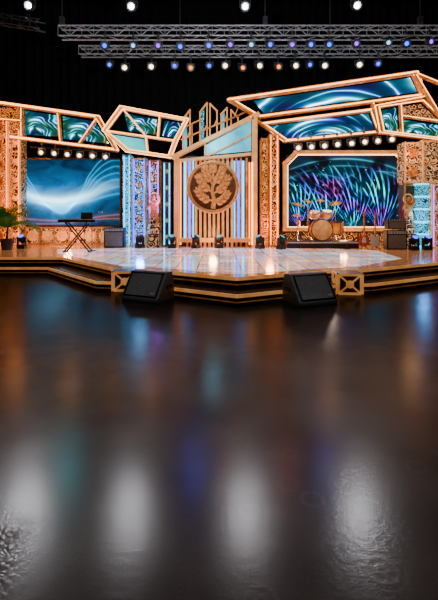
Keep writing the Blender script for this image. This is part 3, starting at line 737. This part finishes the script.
def mic(px,Yp,h,label):
    b=Vector((W(px,0,Yp).x,Yp,DZ)); T=thing('microphone_stand',label,'microphone stand',b,'microphone stands')
    m=MB().lathe([(0,0),(.14,0),(.14,.015),(.02,.03)],b,(0,0,1),20); m.tube(b,b+Vector((0,0,h)),.012)
    m.tube(b+Vector((0,0,h)),b+Vector((.25,-.1,h+.22)),.009); part(T,'pole',m,M['blackm'],smooth=True)
    t=b+Vector((.25,-.1,h+.22)); m=MB().tube(t,t+Vector((.12,-.04,-.02)),.016,10,.024); m.lathe([(0,-.03),(.025,-.02),(.032,0),(.025,.02),(0,.03)],t+Vector((.14,-.045,-.02)),(1,0,0),12)
    part(T,'microphone',m,M['chrome'],smooth=True)
mic(92,14.0,1.15,'black boom microphone stand next to the keyboard'); mic(347,14.7,1.2,'black boom microphone stand before the drum riser')
def amp(px,Yp,w,h,z,label,d=.35,mt='wedgebody'):
    b=Vector((W(px,0,Yp).x,Yp,z)); T=thing('guitar_amplifier',label,'amplifier',b,'stage amplifiers')
    part(T,'cabinet',MB().box(b+Vector((0,0,h/2)),(w,d,h)),M[mt],bev=.02)
    part(T,'grille',MB().box(b+Vector((0,-d/2-.005,h*.42)),(w*.86,.02,h*.70)),M['grille'],'grey grille cloth')
    part(T,'control_panel',MB().box(b+Vector((0,-d/2-.005,h*.89)),(w*.9,.02,h*.12)),M['alu'],'silver control strip')
    m=MB()
    for i in range(6): m.tube(b+Vector((-w*.36+i*w*.14,-d/2-.01,h*.89)),b+Vector((-w*.36+i*w*.14,-d/2-.04,h*.89)),.02,10)
    part(T,'knob_row',m,M['black'])
    m=MB().path([b+Vector((-.1,0,h)),b+Vector((-.08,0,h+.04)),b+Vector((.08,0,h+.04)),b+Vector((.1,0,h))],.012); part(T,'handle',m,M['black'])
amp(115,15.6,.78,.78,DZ,'charcoal combo amplifier beside the silver column',mt='black')
amp(395,14.7,.74,.70,DZ,'grey-fronted guitar speaker cabinet beside the gold post',mt='black')
amp(395,14.7,.66,.36,DZ+.75,'small grey amplifier head stacked on a cabinet',mt='black')
rb=Vector((W(319,0,15.7).x,15.9,DZ))
T=thing('drum_riser','low black carpeted riser under the drum kit','platform',rb)
part(T,'platform',MB().box(rb+Vector((0,0,.13)),(2.7,1.6,.26)),M['black'])
part(T,'edge_trim',MB().box(rb+Vector((0,-.81,.22)),(2.7,.03,.05)),M['alu'])
RZ=DZ+.26; S=1.2
D=Vector((W(320,0,15.6).x,15.8,RZ))
T=thing('drum_kit','compact amber and silver drum kit with brass cymbals on riser','drum kit',D)
def sc(c): return D+Vector(c)*S
def drum(name,c,r,h,axis,lab,head='skin',shell='amber'):
    c=sc(c); r*=S; h*=S; ax=Vector(axis).normalized()
    b=part(T,name,MB().lathe([(0,0),(r,0),(r,h),(0,h)],c,ax,28),M[shell],lab,smooth=True)
    for hh in(-.006,h+.002): part(T,'drum_head',MB().lathe([(0,hh),(r*.95,hh),(r*.95,hh+.004),(0,hh+.004)],c,ax,28),M[head],parent=b)
    for hh in(-.01,h-.03): part(T,'hoop',MB().lathe([(r,hh),(r+.025,hh),(r+.025,hh+.04),(r,hh+.04)],c,ax,28),M['chrome'] if name!='bass_drum' else M['black'],smooth=True,parent=b)
    u=ax.orthogonal().normalized(); w=ax.cross(u)
    for i in range(6):
        t=2*math.pi*i/6; p=c+(u*math.cos(t)+w*math.sin(t))*(r+.015); part(T,'tension_rod',MB().tube(p+ax*.02,p+ax*(h-.02),.009,6),M['chrome'],parent=b)
drum('bass_drum',(0,-.45,.36),.33,.45,(0,1,0),'large amber bass drum','goldskin')
drum('tom_drum',(-.22,-.3,.76),.16,.20,(0,-.3,1),'amber tom drum'); drum('tom_drum',(.18,-.3,.76),.16,.22,(0,-.3,1),'amber tom drum')
drum('floor_tom',(.54,-.15,.2),.22,.42,(0,0,1),'amber floor tom'); drum('snare_drum',(-.52,-.1,.5),.18,.15,(0,0,1),'silver snare drum','skin','chrome')
m=MB()
for x,y in((.37,-.3),(.71,-.3),(.54,.08)): m.tube(sc((x,y,0)),sc((x,y,.4)),.014,6)
m.tube(sc((-.52,-.1,0)),sc((-.52,-.1,.5)),.018); m.tube(sc((0,-.3,.64)),sc((0,-.3,.88)),.024)
m.tube(sc((-.2,-.3,.84)),sc((.2,-.3,.84)),.018); m.tube(sc((-.3,-.45,0)),sc((-.22,-.3,.2)),.014); m.tube(sc((.3,-.45,0)),sc((.22,-.3,.2)),.014)
part(T,'stand_hardware',m,M['chrome'],smooth=True)
for x,y,z,r,tl in((-.66,.1,1.22,.20,.2),(.60,.2,1.26,.22,-.2),(.15,.35,1.36,.18,.05),(-.76,-.25,.85,.15,0),(-.28,.3,1.32,.17,.2)):
    c=sc((x,y,z)); ax=(tl,-.30,1); r*=S
    cy=part(T,'cymbal',MB().lathe([(r,-.03),(r*.3,0),(r*.2,.03),(0,.04),(r*.2,.025),(r,-.034)],c,ax,28),M['brass'],'brass cymbal',smooth=True)
    m=MB().tube(c,(c.x,c.y,RZ+.25),.012,6)
    for k in range(3):
        t=k*2.09+.5; m.tube((c.x,c.y,RZ+.25),(c.x+.2*math.cos(t),c.y+.2*math.sin(t),RZ+.005),.010,6)
    part(T,'cymbal_stand',m,M['chrome'],parent=cy)
def guitar(px,Yp,mat,label):
    b=Vector((W(px,0,Yp).x,Yp,DZ)); T=thing('electric_guitar',label,'guitar',b+Vector((0,0,.12)),'guitars on stands')
    out=[(0,.0),(.13,.02),(.19,.12),(.15,.24),(.17,.36),(.11,.44),(.05,.38),(0,.40),(-.05,.38),(-.12,.46),(-.17,.36),(-.14,.24),(-.19,.12),(-.13,.02)]
    part(T,'body',MB().prism([b+Vector((x,0,z+.12)) for x,z in out],(0,.05,0)),mat,bev=.01)
    part(T,'neck',MB().box(b+Vector((0,-.01,.82)),(.05,.03,.7)),M['gold']); part(T,'headstock',MB().prism([b+Vector((x,-.015,z)) for x,z in((-.03,1.16),(.03,1.16),(.06,1.33),(-.03,1.35))],(0,.02,0)),M['gold'])
    part(T,'pickguard',MB().prism([b+Vector((x,-.006,z)) for x,z in((-.08,.26),(.08,.24),(.07,.45),(-.05,.46))],(0,.005,0)),M['white'])
    S_=thing('guitar_stand','black tubular stand holding a guitar','stand',b+Vector((0,.1,0)),'guitar stands')
    m=MB().tube(b+Vector((0,.12,.1)),b+Vector((0,.12,.75)),.012)
    for x in(-.16,.16): m.tube(b+Vector((0,.12,.14)),b+Vector((x,-.1,.01)),.011); m.tube(b+Vector((x*.5,.0,.10)),b+Vector((0,.12,.14)),.01)
    m.tube(b+Vector((0,.12,.14)),b+Vector((0,.3,.01)),.011)
    part(S_,'frame',m,M['blackm'],smooth=True)
guitar(364,14.6,M['red'],'red electric guitar leaning on a stand'); guitar(375,14.6,M['white'],'white electric guitar leaning on a stand')

def mh(loc,lens,label):
    b=Vector(loc); T=thing('moving_head_light',label,'stage light',b,'moving head lights on the deck')
    part(T,'base',MB().box(b+Vector((0,0,.06)),(.30,.26,.12)),M['black'],bev=.015)
    m=MB()
    for s in(-1,1): m.box(b+Vector((s*.15,0,.27)),(.04,.12,.32))
    m.box(b+Vector((0,0,.135)),(.34,.14,.04)); part(T,'yoke',m,M['black'])
    c=b+Vector((0,0,.36)); ax=Vector((0,-.55,.75)).normalized()
    part(T,'head',MB().lathe([(0,-.16),(.08,-.15),(.115,-.05),(.115,.12),(.095,.15)],c,ax,20),M['black'],smooth=True)
    part(T,'lens',MB().lathe([(0,.15),(.095,.14)],c,ax,20),M[lens],'lit lens'); return T
mh0=mh((W(172,0,15.2).x,15.2,DZ),'glass','black moving head light standing on the deck')
for px,Yq,rz in((196,15.2,1.0),(219,15.2,.3),(260,15.0,-.9),(140,15.3,2.6),(281,14.7,.8)): dup(mh0,(W(px,0,Yq).x,Yq,DZ),rot=(0,0,rz))
mh1=mh((W(22,0,15.0).x,15.0,DZ),'lblue','black moving head light with blue lens on the deck')
for px,Yq in((427,14.4),(414,14.2)): dup(mh1,(W(px,0,Yq).x,Yq,DZ))

pb=Vector((W(7,0,14.4).x,14.4,DZ)); T=thing('potted_palm','large green potted palm with arching fronds on the deck','plant',pb)
part(T,'pot',MB().lathe([(0,0),(.17,0),(.22,.36),(.24,.36),(.24,.40),(.20,.40),(.19,.34),(0,.34)],pb,(0,0,1),24),M['soil'],smooth=True)
part(T,'trunk',MB().tube(pb+Vector((0,0,.33)),pb+Vector((.02,0,.85)),.05,10,.04),M['soil'])
for i in range(24):
    a=i*2.399; el=random.uniform(.5,1.45); ln=random.uniform(1.05,1.5); p=pb+Vector((.02,0,.8)); m=MB(); K=10; prev=p
    for k in range(K):
        e=el-k*.16; st=Vector((math.cos(a)*math.cos(e),math.sin(a)*math.cos(e),math.sin(e)))*ln/K
        q=prev+st; m.tube(prev,q,.010,5); sd=Vector((-math.sin(a),math.cos(a),0)); l2=.36*math.sin(math.pi*(k+1.2)/(K+1.5))
        for s in(-1,1):
            for h in(0,.5):
                o=prev+st*h; tip=o+sd*s*l2+st*1.6+Vector((0,0,-.07)); w=st.normalized()*.028
                m.add([o-w,o+w,tip],[(0,1,2)])
        prev=q
    part(T,'frond',m,M['green'])

# ---------------------------------------------------------------- lights
def spot(loc,tgt,e,c,ang,r=.1,blend=.5,name='spot'):
    L=bpy.data.lights.new(name,'SPOT'); L.energy=e; L.color=c; L.spot_size=math.radians(ang); L.shadow_soft_size=r; L.spot_blend=blend
    o=bpy.data.objects.new(name,L); o.location=loc; o.rotation_euler=(Vector(tgt)-Vector(loc)).to_track_quat('-Z','Y').to_euler(); COL.objects.link(o); return o
def pt(loc,e,c,r=.15):
    L=bpy.data.lights.new('accent_fill','POINT'); L.energy=e; L.color=c; L.shadow_soft_size=r
    o=bpy.data.objects.new('accent_fill',L); o.location=loc; COL.objects.link(o)
spot((-6,6,9),(-6,17,3),700,(1,.66,.36),46)
spot((0,6,9.5),(0,16,2.6),750,(1,.70,.42),42)
spot((6,6,9),(6,17,3),700,(1,.66,.36),46)
spot((-3.6,13.4,6.4),tuple(EC),600,(1,.78,.48),18)  # unseen spot added to bring out the emblem relief
spot((2.6,13.0,1.6),tuple(EC),100,(1,.65,.38),22)  # second unseen spot added for the emblem, from the side
spot((0,8,5.5),(0,17,9.3),800,(.85,.9,1),100)  # unseen front spot added to brighten trusses and lamp housings
spot((-2.5,13,8.4),(-2,12.3,.4),500,(1,.82,.72),48,.7)
spot((2.5,13,8.4),(2,12.3,.4),500,(1,.82,.72),48,.7)
for x,y,c,e in((1.6,11.5,(.45,.1,1),800),(3.2,10.6,(1,.15,.5),600),(-1.4,11.0,(.05,.5,1),700),(-3.6,12.6,(1,.4,.1),500),(4.6,12.6,(.1,.3,1),600),(.3,9.4,(1,.4,.6),300)):
    spot((x,14.2,8.0),(x,y,.45),e,c,12,.4,.7,'coloured_pool')  # unseen spots added to tint the deck like vivid reflections
# unseen spots added to lift the near floor's grey and the wedge monitors
for s in(-1,1): spot((s*3.0,2.6,6.5),(s*1.1,3.4,.0),650,(1,.93,.88),50,.2,1.0)
for x,y in((-1.38,7.7),(1.7,7.4)): spot((x*1.1,4.2,5.0),(x,y,.3),150,(1,.96,.92),12,.1,.6)  # unseen spots added to brighten the wedge monitors
for px in(30,132,245,356):
    w=W(px,6,16)+Vector((0,-.35,-.1)); spot(w,(w.x*.40,2.0,0),1700 if px==30 else 1200,(.97,.95,1),36,.10,.8,'floodlight_beam')
for px,c,e in((195,(.05,.1,1),150),(325,(.05,.1,1),150),(228,(.9,.15,.15),90),(70,(.0,.6,.7),200),(285,(.7,.12,.15),90)):
    w=W(px,47,16)+Vector((0,-.3,-.15)); spot(w,(w.x*.45,4.5,0),e,c,34,.05,.8,'coloured_beam')  # teal beam is added to strengthen the wave screen's reflection on the floor
for px,py,Yq,e,c in((5,200,15.9,60,(1,.3,.06)),(16,140,16.0,45,(1,.35,.08)),(140,230,15.5,70,(.1,.35,1)),(140,180,15.5,70,(.1,.5,1)),(158,200,15.2,50,(.4,.1,1)),(213,235,15.0,50,(1,.5,.2)),(213,140,15.0,40,(.2,.7,1)),(270,225,15.4,60,(1,.3,.08)),(424,215,14.8,80,(.1,.35,1)),(412,150,14.9,50,(1,.5,.2)),(344,236,16.3,40,(1,.45,.15)),(68,236,16.3,60,(1,.5,.2)),(70,130,15.6,35,(1,.4,.12)),(330,120,14.6,35,(1,.4,.12)),(150,130,15.0,25,(1,.4,.12)),(330,205,15.0,45,(1,.75,.55))):
    pt(W(px,py,Yq),e,c)  # unseen point lights added before the set pieces as colour accents
w=bpy.data.worlds.new('World'); bpy.context.scene.world=w; w.use_nodes=True
w.node_tree.nodes['Background'].inputs[0].default_value=(.02,.025,.04,1); w.node_tree.nodes['Background'].inputs[1].default_value=.3
# ---------------------------------------------------------------- camera
cam=bpy.data.cameras.new('camera'); co=bpy.data.objects.new('camera',cam); COL.objects.link(co)
co.location=(0,0,H); co.rotation_euler=(math.radians(90),0,0)
cam.sensor_fit='HORIZONTAL'; cam.sensor_width=36; cam.lens=F/438*36; cam.shift_y=-(300-HY)/438; cam.clip_end=200
bpy.context.scene.camera=co
